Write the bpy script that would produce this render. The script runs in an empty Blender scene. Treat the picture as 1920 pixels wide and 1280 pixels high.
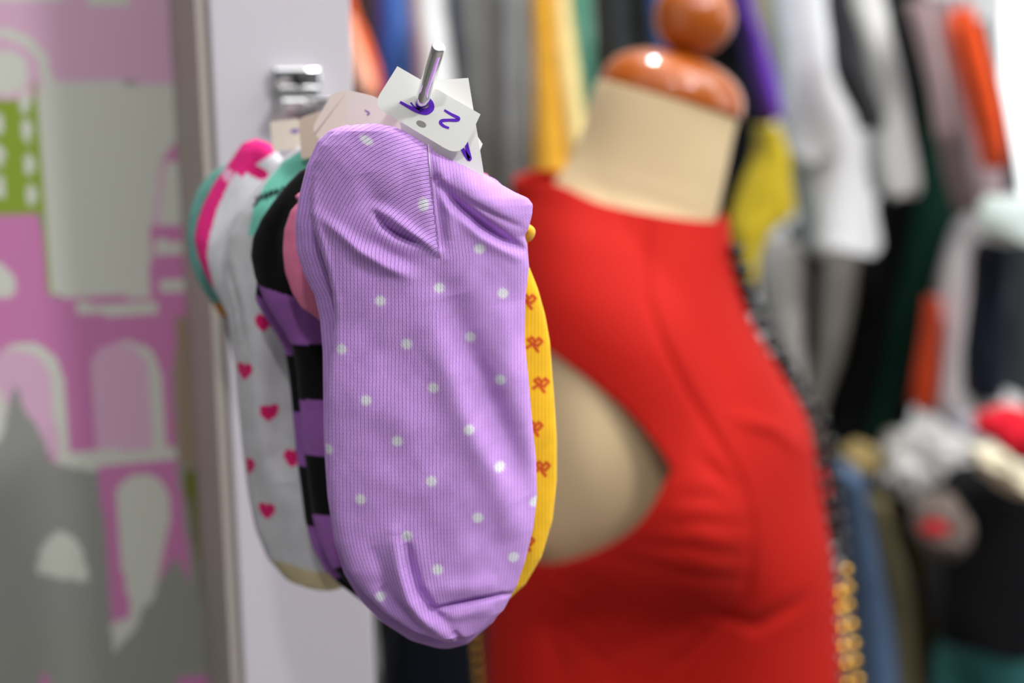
import bpy, bmesh, math, random
import numpy as np
from mathutils import Vector, Matrix, noise

random.seed(7)
rng = np.random.default_rng(7)
SC = bpy.context.scene
COL = SC.collection
PI = math.pi

# ------------------------------------------------------------------ camera
CAM_LOC = Vector((0.0, 0.0, 1.45))
PITCH, ROLL = math.radians(9.0), math.radians(-1.2)
FPX = 2667.0
cam_d = bpy.data.cameras.new('camera')
cam_d.lens = 50.0
cam_d.sensor_width = 36.0
cam_d.clip_start = 0.01
cam = bpy.data.objects.new('camera', cam_d)
COL.objects.link(cam)
cam.rotation_mode = 'XYZ'
_m = Matrix.Translation(CAM_LOC) @ Matrix.Rotation(PI / 2 - PITCH, 4, 'X') @ Matrix.Rotation(ROLL, 4, 'Z')
cam.matrix_world = _m
cam_d.dof.use_dof = True
cam_d.dof.focus_distance = 0.481
cam_d.dof.aperture_fstop = 4.9
SC.camera = cam
CR = np.array(_m.to_3x3())
CL = np.array(CAM_LOC)

# ------------------------------------------------------------------ colour management, world, lights
SC.view_settings.view_transform = 'Standard'
SC.view_settings.look = 'None'
SC.view_settings.gamma = 1.0
SC.view_settings.use_curve_mapping = False
SC.view_settings.exposure = 0.0
SC.cycles.use_denoising = True
SC.cycles.max_bounces = 6

w = bpy.data.worlds.new('shop_ambient')
SC.world = w
w.use_nodes = True
w.node_tree.nodes['Background'].inputs[0].default_value = (0.93, 0.96, 1.0, 1)
w.node_tree.nodes['Background'].inputs[1].default_value = 0.15


def area(name, loc, target, size, sizey, power, col=(1, 1, 1)):
    l = bpy.data.lights.new(name, 'AREA')
    l.shape = 'RECTANGLE'
    l.size, l.size_y = size, sizey
    l.energy = power
    l.color = col
    o = bpy.data.objects.new(name, l)
    COL.objects.link(o)
    o.location = loc
    o.rotation_euler = (Vector(target) - Vector(loc)).to_track_quat('-Z', 'Y').to_euler()
    return o


area('ceiling_panel_light', (0.4, 0.0, 3.0), (0.3, 0.5, 1.3), 2.0, 2.0, 26)
area('ceiling_panel_light', (1.6, 1.0, 3.0), (1.2, 2.0, 1.2), 1.8, 1.2, 46)
area('window_daylight', (3.0, 0.9, 2.0), (0.0, 0.8, 1.2), 1.6, 1.8, 26, (0.93, 0.97, 1.0))


def downlight(loc, r, power):
    l = bpy.data.lights.new('ceiling_downlight', 'AREA')
    l.shape = 'DISK'
    l.size = r * 2
    l.energy = power
    o = bpy.data.objects.new('ceiling_downlight', l)
    COL.objects.link(o)
    o.location = loc


for x_, y_, r_, p_ in ((0.07, 1.66, 0.07, 30), (0.07, -1.37, 0.07, 20), (1.4, -0.75, 0.17, 46)):
    downlight((x_, y_, 3.0), r_, p_)


# ------------------------------------------------------------------ pixel helpers (1920x1280 frame -> points on a real plane in the room)
def WN(px, py, Y):
    """numpy: the point seen at pixel (px,py) lying in the room plane y=Y."""
    px = np.asarray(px, float); py = np.asarray(py, float); Y = np.asarray(Y, float)
    px, py, Y = np.broadcast_arrays(px, py, Y)
    d = np.stack([(px - 960) / FPX, (640 - py) / FPX, -np.ones_like(px)], -1)
    wd = d @ CR.T
    t = (Y - CL[1]) / wd[..., 1]
    return CL + wd * t[..., None]


def W(px, py, Y):
    return Vector(WN(px, py, Y).tolist())


def PX(P):
    P = np.asarray(P, float)
    c = (P - CL) @ CR
    return 960 + FPX * c[..., 0] / -c[..., 2], 640 - FPX * c[..., 1] / -c[..., 2]


def srgb(r, g, b):
    f = lambda c: (c / 255) / 12.92 if c / 255 <= 0.04045 else ((c / 255 + 0.055) / 1.055) ** 2.4
    return (f(r), f(g), f(b), 1.0)


def srgb_np(a):
    a = np.asarray(a, float) / 255
    return np.where(a <= 0.04045, a / 12.92, ((a + 0.055) / 1.055) ** 2.4)


# ------------------------------------------------------------------ materials
def new_mat(name):
    m = bpy.data.materials.new(name)
    m.use_nodes = True
    nt = m.node_tree
    b = nt.nodes['Principled BSDF']
    return m, nt, b


def mat(name, col, rough=0.6, metal=0.0, spec=0.5, coat=0.0, sheen=0.0, bump=None, var=0.0, sub=0.0):
    m, nt, b = new_mat(name)
    b.inputs['Base Color'].default_value = col
    b.inputs['Roughness'].default_value = rough
    b.inputs['Metallic'].default_value = metal
    b.inputs['Specular IOR Level'].default_value = spec
    b.inputs['Coat Weight'].default_value = coat
    b.inputs['Coat Roughness'].default_value = 0.05
    b.inputs['Sheen Weight'].default_value = sheen
    tc = nt.nodes.new('ShaderNodeTexCoord')
    if bump:
        n = nt.nodes.new('ShaderNodeTexNoise')
        n.inputs['Scale'].default_value = bump[0]
        n.inputs['Detail'].default_value = 3
        bp = nt.nodes.new('ShaderNodeBump')
        bp.inputs['Strength'].default_value = bump[1]
        bp.inputs['Distance'].default_value = bump[2]
        nt.links.new(tc.outputs['Object'], n.inputs['Vector'])
        nt.links.new(n.outputs['Fac'], bp.inputs['Height'])
        nt.links.new(bp.outputs['Normal'], b.inputs['Normal'])
    if var:
        n2 = nt.nodes.new('ShaderNodeTexNoise')
        n2.inputs['Scale'].default_value = 14
        n2.inputs['Detail'].default_value = 4
        nt.links.new(tc.outputs['Object'], n2.inputs['Vector'])
        mx = nt.nodes.new('ShaderNodeMix')
        mx.data_type = 'RGBA'
        mx.inputs['A'].default_value = tuple(c * (1 - var) for c in col[:3]) + (1,)
        mx.inputs['B'].default_value = tuple(min(1, c * (1 + var)) for c in col[:3]) + (1,)
        nt.links.new(n2.outputs['Fac'], mx.inputs['Factor'])
        nt.links.new(mx.outputs['Result'], b.inputs['Base Color'])
    return m


def mat_attr(name, rough=0.7, spec=0.3, sheen=0.0):
    m, nt, b = new_mat(name)
    a = nt.nodes.new('ShaderNodeVertexColor')
    a.layer_name = 'Col'
    nt.links.new(a.outputs['Color'], b.inputs['Base Color'])
    b.inputs['Roughness'].default_value = rough
    b.inputs['Specular IOR Level'].default_value = spec
    b.inputs['Sheen Weight'].default_value = sheen
    return m


def knit_mat(name, dark=0.62, light=1.16, bumpd=0.00035, colw=7.2, rowh=6.4):
    """stockinette: UV in thousandths of the sock's own grid; columns of V stitches as bump, lighter yarn crowns."""
    m, nt, b = new_mat(name)
    N, Lk = nt.nodes, nt.links

    def mth(op, a, c=None):
        n = N.new('ShaderNodeMath')
        n.operation = op
        for i, v in enumerate((a, c)):
            if v is None: continue
            if isinstance(v, (int, float)): n.inputs[i].default_value = v
            else: Lk.new(v, n.inputs[i])
        return n.outputs[0]
    uv = N.new('ShaderNodeUVMap')
    uv.uv_map = 'UVMap'
    nz = N.new('ShaderNodeTexNoise')
    nz.inputs['Scale'].default_value = 110
    nz.inputs['Detail'].default_value = 3
    tcn = N.new('ShaderNodeTexCoord')
    Lk.new(tcn.outputs['Object'], nz.inputs['Vector'])
    sp = N.new('ShaderNodeSeparateXYZ')
    Lk.new(uv.outputs[0], sp.inputs[0])
    U = mth('ADD', sp.outputs[0], mth('MULTIPLY', nz.outputs['Fac'], 3.5))
    s = mth('FRACT', mth('DIVIDE', U, colw))
    a = mth('MULTIPLY', mth('ABSOLUTE', mth('SUBTRACT', s, 0.5)), 2.0)       # 0 centre of the column, 1 between columns
    t = mth('FRACT', mth('ADD', mth('DIVIDE', sp.outputs[1], rowh), mth('MULTIPLY', a, 1.0)))
    leg = mth('SUBTRACT', 1.0, mth('POWER', mth('ABSOLUTE', mth('SUBTRACT', mth('MULTIPLY', a, 1.6), 0.6)), 2.0))
    tt = mth('SUBTRACT', mth('MULTIPLY', t, 2.0), 1.0)
    st = mth('SUBTRACT', 1.0, mth('MULTIPLY', tt, tt))
    h = mth('MULTIPLY', leg, mth('ADD', mth('MULTIPLY', st, 0.38), 0.62))
    at = N.new('ShaderNodeVertexColor')
    at.layer_name = 'Col'
    fz = N.new('ShaderNodeTexNoise')
    fz.inputs['Scale'].default_value = 0.45
    fz.inputs['Detail'].default_value = 2
    Lk.new(uv.outputs[0], fz.inputs['Vector'])
    # fuzz softens the stitches; the alpha says how strongly the ribs stand out
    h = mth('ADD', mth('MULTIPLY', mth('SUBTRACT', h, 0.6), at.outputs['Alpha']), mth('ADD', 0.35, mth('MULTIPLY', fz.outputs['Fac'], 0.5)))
    bp = N.new('ShaderNodeBump')
    bp.inputs['Strength'].default_value = 0.9
    bp.inputs['Distance'].default_value = bumpd
    Lk.new(h, bp.inputs['Height'])
    Lk.new(bp.outputs[0], b.inputs['Normal'])
    nz2 = N.new('ShaderNodeTexNoise')
    nz2.inputs['Scale'].default_value = 0.02
    nz2.inputs['Detail'].default_value = 5
    Lk.new(uv.outputs[0], nz2.inputs['Vector'])
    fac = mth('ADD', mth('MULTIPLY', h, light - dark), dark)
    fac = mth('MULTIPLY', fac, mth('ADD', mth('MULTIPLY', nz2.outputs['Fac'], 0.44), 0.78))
    mx = N.new('ShaderNodeVectorMath')
    mx.operation = 'SCALE'
    Lk.new(at.outputs['Color'], mx.inputs[0])
    Lk.new(fac, mx.inputs['Scale'])
    Lk.new(mx.outputs[0], b.inputs['Base Color'])
    b.inputs['Roughness'].default_value = 0.85
    b.inputs['Specular IOR Level'].default_value = 0.15
    b.inputs['Sheen Weight'].default_value = 0.08
    b.inputs['Sheen Roughness'].default_value = 0.5
    return m


M = {}
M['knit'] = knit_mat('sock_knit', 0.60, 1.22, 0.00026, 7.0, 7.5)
M['knit_soft'] = knit_mat('sock_knit_soft', 0.8, 1.08, 0.0002)
M['chrome'] = mat('chrome', (0.82, 0.82, 0.82, 1), 0.07, 1.0)
M['dark'] = mat('dark_recess', srgb(14, 14, 14), 0.5)
M['card'] = mat('white_card', srgb(246, 245, 240), 0.5, bump=(900, 0.1, 0.0001))
M['card_soft'] = mat('cream_card', srgb(222, 212, 200), 0.5)
M['ink'] = mat('violet_ink', srgb(104, 42, 205), 0.45)
M['smudge'] = mat('grey_smudge', srgb(150, 148, 145), 0.6)
M['nylon'] = mat('clear_nylon', srgb(225, 215, 230), 0.2)
M['panel'] = mat('lilac_grey_laminate', srgb(196, 190, 197), 0.45, bump=(60, 0.05, 0.0005))
M['frame'] = mat('taupe_edge', srgb(176, 166, 158), 0.6)
M['wallpaper'] = mat_attr('wallpaper_print', 0.6, 0.3)
M['skin'] = mat('mannequin_cloth', srgb(214, 190, 148), 0.6, spec=0.35, bump=(900, 0.15, 0.0002))
M['wood'] = mat('varnished_wood', srgb(166, 80, 4), 0.4, spec=0.3, coat=0.7, var=0.18)
M['red'] = mat('red_crepe', srgb(173, 25, 17), 0.8, spec=0.12, sheen=0.0, bump=(1200, 0.25, 0.0003))
M['floor'] = mat('grey_floor', srgb(120, 116, 112), 0.5, var=0.1)
M['wall'] = mat('white_wall', srgb(225, 226, 226), 0.7)
M['blackbead'] = mat('black_glass_bead', srgb(9, 9, 10), 0.15, spec=0.5)
M['goldbead'] = mat('gold_bead', (0.72, 0.40, 0.05, 1), 0.2, 1.0)
M['rail'] = mat('rail_metal', (0.6, 0.6, 0.6, 1), 0.25, 1.0)


# ------------------------------------------------------------------ object helpers
def world_off(parent):
    v = Vector((0, 0, 0))
    while parent:
        v = v + parent.location
        parent = parent.parent
    return v


def mk(name, V, F, m, parent=None, col=None, uv=None, smooth=True, loc=None):
    """V: Nx3 world coordinates; the object gets its own origin at its base."""
    V = np.asarray(V, float).reshape(-1, 3)
    if parent is None:
        if loc is None:
            loc = Vector((float((V[:, 0].min() + V[:, 0].max()) / 2), float((V[:, 1].min() + V[:, 1].max()) / 2), float(V[:, 2].min())))
        off = Vector(loc)
    else:
        off = world_off(parent)
    V = V - np.array(off)
    me = bpy.data.meshes.new(name)
    if isinstance(F, np.ndarray):
        nf = len(F); k = F.shape[1]
        me.vertices.add(len(V)); me.vertices.foreach_set('co', V.ravel())
        me.loops.add(nf * k); me.loops.foreach_set('vertex_index', F.ravel().astype(np.int32))
        me.polygons.add(nf)
        me.polygons.foreach_set('loop_start', np.arange(0, nf * k, k, dtype=np.int32))
        me.polygons.foreach_set('loop_total', np.full(nf, k, dtype=np.int32))
        me.update(calc_edges=True)
        me.validate()
    else:
        me.from_pydata(V.tolist(), [], F)
        me.update()
    me.materials.append(m)
    if col is not None:
        ca = me.color_attributes.new('Col', 'FLOAT_COLOR', 'POINT')
        c = np.ones((len(V), 4)); c[:, :3] = col[:, :3]
        if col.shape[1] > 3: c[:, 3] = col[:, 3]
        ca.data.foreach_set('color', c.ravel())
    if uv is not None:
        ul = me.uv_layers.new(name='UVMap')
        li = np.zeros(len(me.loops), dtype=np.int32)
        me.loops.foreach_get('vertex_index', li)
        ul.data.foreach_set('uv', np.asarray(uv)[li].ravel())
    me.polygons.foreach_set('use_smooth', [smooth] * len(me.polygons))
    o = bpy.data.objects.new(name, me)
    COL.objects.link(o)
    if parent is None:
        o.location = off
    else:
        o.parent = parent
    return o


def tag(o, label=None, cat=None, group=None, kind=None):
    if label: o['label'] = label
    if cat: o['category'] = cat
    if group: o['group'] = group
    if kind: o['kind'] = kind
    return o


def thing(name, loc, label, cat, group=None):
    o = bpy.data.objects.new(name, None)
    o.empty_display_size = 0.03
    COL.objects.link(o)
    o.location = loc
    return tag(o, label, cat, group)


def grid_faces(nr, nc, wrap=True, caps=False):
    i = np.arange(nr - 1)[:, None]
    j = np.arange(nc if wrap else nc - 1)[None, :]
    jn = (j + 1) % nc
    a = i * nc + j; b = i * nc + jn; c = (i + 1) * nc + jn; d = (i + 1) * nc + j
    return np.stack([a + 0 * b, d + 0 * a, c, b + 0 * a], -1).reshape(-1, 4)


def tube_mesh(pts, r, n=10, caps=True):
    pts = [Vector(p) for p in pts]
    rs = r if isinstance(r, (list, tuple, np.ndarray)) else [r] * len(pts)
    V, F = [], []
    up = None
    for i, p in enumerate(pts):
        t = (pts[min(i + 1, len(pts) - 1)] - pts[max(i - 1, 0)]).normalized()
        if up is None:
            up = Vector((0, 0, 1)) if abs(t.z) < 0.9 else Vector((1, 0, 0))
        a = t.cross(up).normalized()
        up = a.cross(t).normalized()
        for k in range(n):
            th = 2 * PI * k / n
            V.append(tuple(p + (a * math.cos(th) + up * math.sin(th)) * rs[i]))
    for i in range(len(pts) - 1):
        for k in range(n):
            k2 = (k + 1) % n
            F.append((i * n + k, i * n + k2, (i + 1) * n + k2, (i + 1) * n + k))
    if caps:
        F.append(tuple(range(n))[::-1])
        F.append(tuple((len(pts) - 1) * n + k for k in range(n)))
    return V, F


def smooth_path(pts, n=8):
    """Catmull-Rom through the points."""
    P = [np.array(p, float) for p in pts]
    P = [2 * P[0] - P[1]] + P + [2 * P[-1] - P[-2]]
    out = []
    for i in range(1, len(P) - 2):
        for k in range(n):
            t = k / n
            out.append(0.5 * ((2 * P[i]) + (P[i + 1] - P[i - 1]) * t + (2 * P[i - 1] - 5 * P[i] + 4 * P[i + 1] - P[i + 2]) * t * t + (3 * P[i] - P[i - 1] - 3 * P[i + 1] + P[i + 2]) * t ** 3))
    out.append(P[-2])
    return out


def box_mesh(c, s, rot=None, bevel=0.0):
    bm = bmesh.new()
    bmesh.ops.create_cube(bm, size=1.0)
    for v in bm.verts:
        v.co = Vector((v.co.x * s[0], v.co.y * s[1], v.co.z * s[2]))
    if bevel:
        bmesh.ops.bevel(bm, geom=list(bm.edges), offset=bevel, segments=3, profile=0.5, affect='EDGES')
    bm.verts.ensure_lookup_table()
    R = rot or Matrix.Identity(3)
    V = [tuple(R @ v.co + Vector(c)) for v in bm.verts]
    F = [tuple(v.index for v in f.verts) for f in bm.faces]
    bm.free()
    return V, F


def in_poly(px, py, poly):
    px = np.asarray(px); py = np.asarray(py)
    inside = np.zeros(px.shape, bool)
    n = len(poly)
    for i in range(n):
        x1, y1 = poly[i]; x2, y2 = poly[(i + 1) % n]
        if y1 == y2: continue
        c = ((y1 > py) != (y2 > py)) & (px < (x2 - x1) * (py - y1) / (y2 - y1) + x1)
        inside ^= c
    return inside


def poly_dist(px, py, pts):
    """distance to a polyline, position along it 0..1, and signed side."""
    best = np.full(np.shape(px), 1e9); tb = np.zeros(np.shape(px)); sb = np.zeros(np.shape(px))
    seg = [math.dist(pts[i], pts[i + 1]) for i in range(len(pts) - 1)]
    tot = sum(seg); acc = 0
    for i in range(len(pts) - 1):
        x1, y1 = pts[i]; x2, y2 = pts[i + 1]
        dx, dy = x2 - x1, y2 - y1
        t = np.clip(((px - x1) * dx + (py - y1) * dy) / (seg[i] ** 2), 0, 1)
        d = np.hypot(px - x1 - t * dx, py - y1 - t * dy)
        s = np.sign((px - x1) * dy - (py - y1) * dx)
        k = d < best
        best = np.where(k, d, best); tb = np.where(k, (acc + t * seg[i]) / tot, tb); sb = np.where(k, s, sb)
        acc += seg[i]
    return best, tb, sb


# ------------------------------------------------------------------ room shell
FLOOR = 0.0
V, F = box_mesh((1.2, 2.0, -0.03), (8.0, 7.0, 0.06))
tag(mk('floor', V, F, M['floor'], smooth=False), kind='structure')
V, F = box_mesh((1.0, 4.05, 1.5), (8.0, 0.1, 3.0))

# back wall with a bright window at the right
WX0, WX1, WZ0, WZ1, WY = 1.18, 2.6, 0.75, 2.6, 3.6
M['sky'] = bpy.data.materials.new('bright_overcast_sky')
M['sky'].use_nodes = True
_b = M['sky'].node_tree.nodes['Principled BSDF']
_b.inputs['Emission Color'].default_value = (0.95, 0.99, 1.0, 1)
_b.inputs['Emission Strength'].default_value = 1.5
Vs, Fs = [], []
for (x0, x1, z0, z1) in ((-3.2, WX0, 0, 3.0), (WX1, 5.2, 0, 3.0), (WX0, WX1, 0, WZ0), (WX0, WX1, WZ1, 3.0)):
    v, f = box_mesh(((x0 + x1) / 2, WY + .05, (z0 + z1) / 2), (x1 - x0, 0.1, z1 - z0))
    Fs += [tuple(i + len(Vs) for i in q) for q in f]
    Vs += v
tag(mk('wall_back', Vs, Fs, M['wall'], smooth=False), kind='structure')
wl = thing('window_1', (WX0, WY, WZ0), 'large bright shop window behind the clothes rail', 'window')
wl['kind'] = 'structure'
V, F = box_mesh(((WX0 + WX1) / 2, WY + .09, (WZ0 + WZ1) / 2), (WX1 - WX0, 0.01, WZ1 - WZ0))
mk('pane', V, F, M['sky'], wl, smooth=False)
Vs, Fs = [], []
for (cx, cz, sx, sz) in (((WX0 + WX1) / 2, WZ0 + .03, WX1 - WX0, .06), ((WX0 + WX1) / 2, WZ1 - .03, WX1 - WX0, .06), (WX0 + .03, (WZ0 + WZ1) / 2, .06, WZ1 - WZ0), (WX1 - .03, (WZ0 + WZ1) / 2, .06, WZ1 - WZ0)):
    v, f = box_mesh((cx, WY + .04, cz), (sx, 0.06, sz), bevel=.004)
    Fs += [tuple(i + len(Vs) for i in q) for q in f]
    Vs += v
mk('window_frame', Vs, Fs, M['wall'], wl, smooth=False)

# ------------------------------------------------------------------ column panel and wallpapered wall, turned 18 degrees
PA = math.radians(18.4)
PN = Vector((math.sin(PA), -math.cos(PA), 0))       # outward normal
PT = Vector((math.cos(PA), math.sin(PA), 0))        # along the face, to the right
P0 = W(555, 195, 0.735)                             # the hook's root on the face


def face_hit(px, py, off=0.0):
    d = (W(px, py, 1.0) - CAM_LOC)
    t = (P0 + PN * off - CAM_LOC).dot(PN) / d.dot(PN)
    return CAM_LOC + d * t


xl = (face_hit(424, 640) - P0).dot(PT)
xr = (face_hit(681, 640) - P0).dot(PT)
TH = 0.14
PR = Matrix((PT, -PN, Vector((0, 0, 1)))).transposed()
c0 = P0 + PT * ((xl + xr) / 2) - PN * (TH / 2)
V, F = box_mesh((c0.x, c0.y, 1.3), (xr - xl, TH, 2.6), PR, bevel=.0015)
col_panel = tag(mk('trim_1', V, F, M['panel'], smooth=False), kind='structure')
# taupe side facing on the column
cs = P0 + PT * (xl - .003) - PN * (TH / 2 + .002)
V, F = box_mesh((cs.x, cs.y, 1.3), (.006, TH - .006, 2.6), PR)
tag(mk('trim_2', V, F, M['frame'], smooth=False), kind='structure')

# wallpaper wall behind, painted in a fine grid of its own
H0 = 1.45 - 1.2
nx, nz = 330, 420
s_right = xl + .06
us = np.linspace(-0.62, s_right, nx)
zs = np.linspace(0.95, 2.0, nz)
# the wall runs from far left to just behind the column
O = P0 - PN * TH
Pw = np.zeros((nz, nx, 3))
Pw[..., 0] = O.x + us[None, :] * PT.x
Pw[..., 1] = O.y + us[None, :] * PT.y
Pw[..., 2] = zs[:, None]
qx, qy = PX(Pw)
colr = np.zeros((nz, nx, 3)) + np.array([150, 152, 144])      # grey hill
OFFW = (214, 216, 204); PINK = (208, 128, 180); PALE = (222, 178, 205); GREEN = (140, 164, 50); GREY = (150, 152, 146); OLIVE = (112, 112, 26)


def arch(x0, x1, ytop, yb, dx=0, n=10):
    r = (x1 - x0) / 2; cx = (x0 + x1) / 2
    p = [(cx - r * math.cos(PI * k / n), ytop + r * (1 - math.sin(PI * k / n))) for k in range(n + 1)]
    return p + [(x1 + dx, yb), (x0 + dx, yb)]


def ell(cx, cy, rx, ry, n=18):
    return [(cx + rx * math.cos(2 * PI * k / n), cy + ry * math.sin(2 * PI * k / n)) for k in range(n)]


prints = [
    (PALE, [(-900, -900), (600, -900), (600, 165), (75, 150), (60, 195), (-900, 195)]),
    (OFFW, [(-300, -200), (120, -200), (120, 5), (-300, 5)]), (OFFW, [(150, -200), (300, -200), (240, 10), (165, 10)]),
    (OFFW, ell(0, 145, 98, 92)), (PALE, ell(0, 150, 78, 78)), (OFFW, ell(10, 135, 45, 42)),
    (OFFW, [(72, 150), (600, 168), (600, 560), (90, 555)]),
    (GREEN, [(-400, 190), (66, 186), (76, 402), (-400, 396)]), (GREEN, [(62, 150), (70, 150), (95, 555), (88, 555)]),
    (PINK, [(-400, 402), (75, 404), (92, 556), (600, 556), (600, 640), (330, 640), (322, 700), (335, 900), (350, 1010), (360, 1100), (330, 1040), (250, 1165), (212, 1168), (185, 885), (-400, 885)]),
    (OFFW, arch(-60, 27, 490, 558)),
    (OFFW, [(145, 568), (295, 568), (295, 590), (145, 590)]),
    (PALE, [(305, 302), (325, 268), (345, 255), (400, 262), (400, 302)]), (PINK, [(305, 302), (325, 270), (345, 258), (400, 266), (400, 285), (340, 285), (330, 302)]),
    (PALE, [(300, 302), (312, 302), (296, 420), (286, 420)]),
    (PINK, [(285, 420), (600, 420), (600, 450), (286, 450)]), (PINK, [(283, 478), (600, 478), (600, 560), (283, 560)]),
    (OFFW, [(300, 522), (600, 522), (600, 545), (300, 545)]),
    (PINK, [(283, 420), (292, 420), (290, 560), (280, 560)]),
    (OFFW, arch(-20, 118, 642, 852, 14)), (PALE, arch(-38, 96, 655, 852, 14)),
    (OFFW, arch(185, 300, 640, 842, 12)), (PALE, arch(168, 278, 642, 848, 12)),
    (OFFW, [(98, 862), (110, 852), (330, 836), (330, 858), (140, 884)]),
    (GREY, [(-400, 860), (0, 830), (20, 740), (30, 715), (45, 770), (70, 800), (98, 868), (186, 885), (192, 1000), (208, 1165), (-400, 1165)]),
    (OFFW, [(0, 730), (12, 760), (8, 800), (0, 830), (-60, 830), (-60, 730)]),
    (OFFW, arch(216, 316, 888, 950)), (OFFW, [(216, 930), (316, 930), (318, 975), (288, 1120), (250, 1160), (225, 1050)]),
    (OFFW, [(205, 1172), (232, 1162), (280, 1112), (252, 1180), (215, 1220)]),
    (OFFW, [(70, 1072), (75, 1030), (92, 1004), (118, 994), (145, 1012), (160, 1050), (165, 1090), (120, 1085)]),
    ((158, 138, 118), [(328, 590), (600, 590), (600, 872), (338, 872), (330, 800)]),
    (OLIVE, [(342, 878), (600, 868), (600, 930), (346, 936)]), ((128, 122, 96), [(350, 936), (600, 930), (600, 1050), (366, 1050)]),
    (OLIVE, [(362, 936), (374, 936), (392, 1130), (378, 1130)]), (OLIVE, [(392, 930), (402, 930), (410, 1050), (396, 1050)]),
    (PINK, [(80, 1262), (90, 1258), (96, 1300), (70, 1300)]), (PINK, [(335, 1270), (400, 1266), (400, 1300), (330, 1300)]),
]
for y_, x_ in ((190, 46), (245, 50), (307, 54), (366, 58)):
    prints.append((OFFW, ell(x_, y_, 10, 22)))
for y_, x_ in ((232, -4), (292, -2), (352, 0)):
    prints.append((OFFW, ell(x_, y_, 10, 22)))
for c_, p_ in prints:
    colr[in_poly(qx, qy, p_)] = c_
colr = srgb_np(colr).reshape(-1, 3)
front = Pw.reshape(-1, 3)
F_ = grid_faces(nz, nx, wrap=False)
Fa = F_[:, ::-1]
# thickness: back sheet with 4 corner vertices
nb = len(front)
corn = np.array([Pw[0, 0], Pw[0, -1], Pw[-1, -1], Pw[-1, 0]]) - np.array(PN) * 0.08
tag(mk('wall_left', front, np.ascontiguousarray(Fa), M['wallpaper'], col=colr, smooth=False), kind='structure')
# body of the wall behind and around the printed sheet (reaches floor and ceiling)
wc = O + PT * ((-0.62 + s_right) / 2) - PN * 0.041
V, F = box_mesh((wc.x, wc.y, 1.3), (s_right + 0.62, 0.08, 2.6), PR)
tag(mk('wall_side', V, F, M['wall'], smooth=False), kind='structure')


# ------------------------------------------------------------------ hook on the column
hook = thing('display_hook', P0, 'chrome display hook screwed to the lilac grey column and carrying the socks', 'hook')


def pl(u, v, n):
    return P0 + PT * u + Vector((0, 0, 1)) * v + PN * n


HY = 0.4865
Hh = W(790, 190, HY)                      # where the front tag hangs
sx = 0.735 / FPX
c = pl(0.0, 0.0, 0.0008)
V, F = box_mesh(c, (0.024, 0.0016, 0.034), PR, bevel=.0005)
mk('back_plate', V, F, M['rail'], hook)
c = pl(0.0, 0.013, 0.004)
V, F = box_mesh(c, (0.025, 0.007, 0.011), PR, bevel=.0022)
mk('mounting_plate', V, F, M['chrome'], hook)
c = pl(0.0025, 0.0, 0.009)
V, F = box_mesh(c, (0.027, 0.018, 0.006), PR, bevel=.0022)
mk('lower_lip', V, F, M['chrome'], hook)
sc0 = pl(0.001, 0.0125, 0.006); sc1 = pl(0.001, 0.0125, 0.0085)
V, F = tube_mesh([sc0, sc1], 0.0042, 16)
scr = mk('screw', V, F, M['dark'], hook)
tipdir = (W(822, 88, HY - 0.019) - Hh)
R0 = pl(0.002, 0.0, 0.012)
path = smooth_path([tuple(R0), tuple(R0.lerp(Hh + Vector((0, 0, -0.0005)), 0.5)), tuple(R0.lerp(Hh, 0.93) + Vector((0, 0, -.0007))), tuple(Hh), tuple(Hh + tipdir * 0.25), tuple(Hh + tipdir)], 8)
rr = [0.00228] * len(path)
L_ = Vector(path[-1].tolist()) + tipdir.normalized() * 0.0004
path.append(np.array(L_)); rr.append(0.0019)
V, F = tube_mesh(path, rr, 24)
rod = mk('prong', V, F, M['chrome'], hook)
for p in rod.data.polygons:
    if len(p.vertices) > 4: p.use_smooth = False


# ------------------------------------------------------------------ price tags
def card(name, corners, radii, Y, label, m, thick=0.0004, hole=None, tiltx=0.0, group='white price tags on the hook'):
    """a rounded card whose corners are given on the plane y=Y, extruded backwards."""
    pts = []
    n = len(corners)
    for i, (x, y) in enumerate(corners):
        r = radii[i]
        if r <= 0:
            pts.append((x, y)); continue
        a = np.array(corners[i - 1], float); b = np.array((x, y), float); c_ = np.array(corners[(i + 1) % n], float)
        p1 = b + (a - b) / np.linalg.norm(a - b) * r
        p2 = b + (c_ - b) / np.linalg.norm(c_ - b) * r
        for k in range(8):
            t = k / 7
            q = (1 - t) ** 2 * p1 + 2 * t * (1 - t) * b + t * t * p2
            pts.append(tuple(q))
    cx = sum(p[0] for p in pts) / len(pts)
    f = [tuple(W(x, y, Y + tiltx * (x - cx))) for x, y in pts]
    Vv = f + [(p[0], p[1] + thick, p[2]) for p in f]
    k = len(pts)
    Ff = [tuple(range(k)), tuple(range(2 * k - 1, k - 1, -1))] + [(i, i + k, (i + 1) % k + k, (i + 1) % k) for i in range(k)]
    bc = Vector(np.mean(np.array(f), 0).tolist())
    t_ = thing(name, bc, label, 'price tag', group)
    b_ = mk('card', Vv, Ff, m, t_, smooth=False)
    bm = bmesh.new(); bm.from_mesh(b_.data); bmesh.ops.recalc_face_normals(bm, faces=bm.faces); bm.to_mesh(b_.data); bm.free()
    return t_


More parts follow.
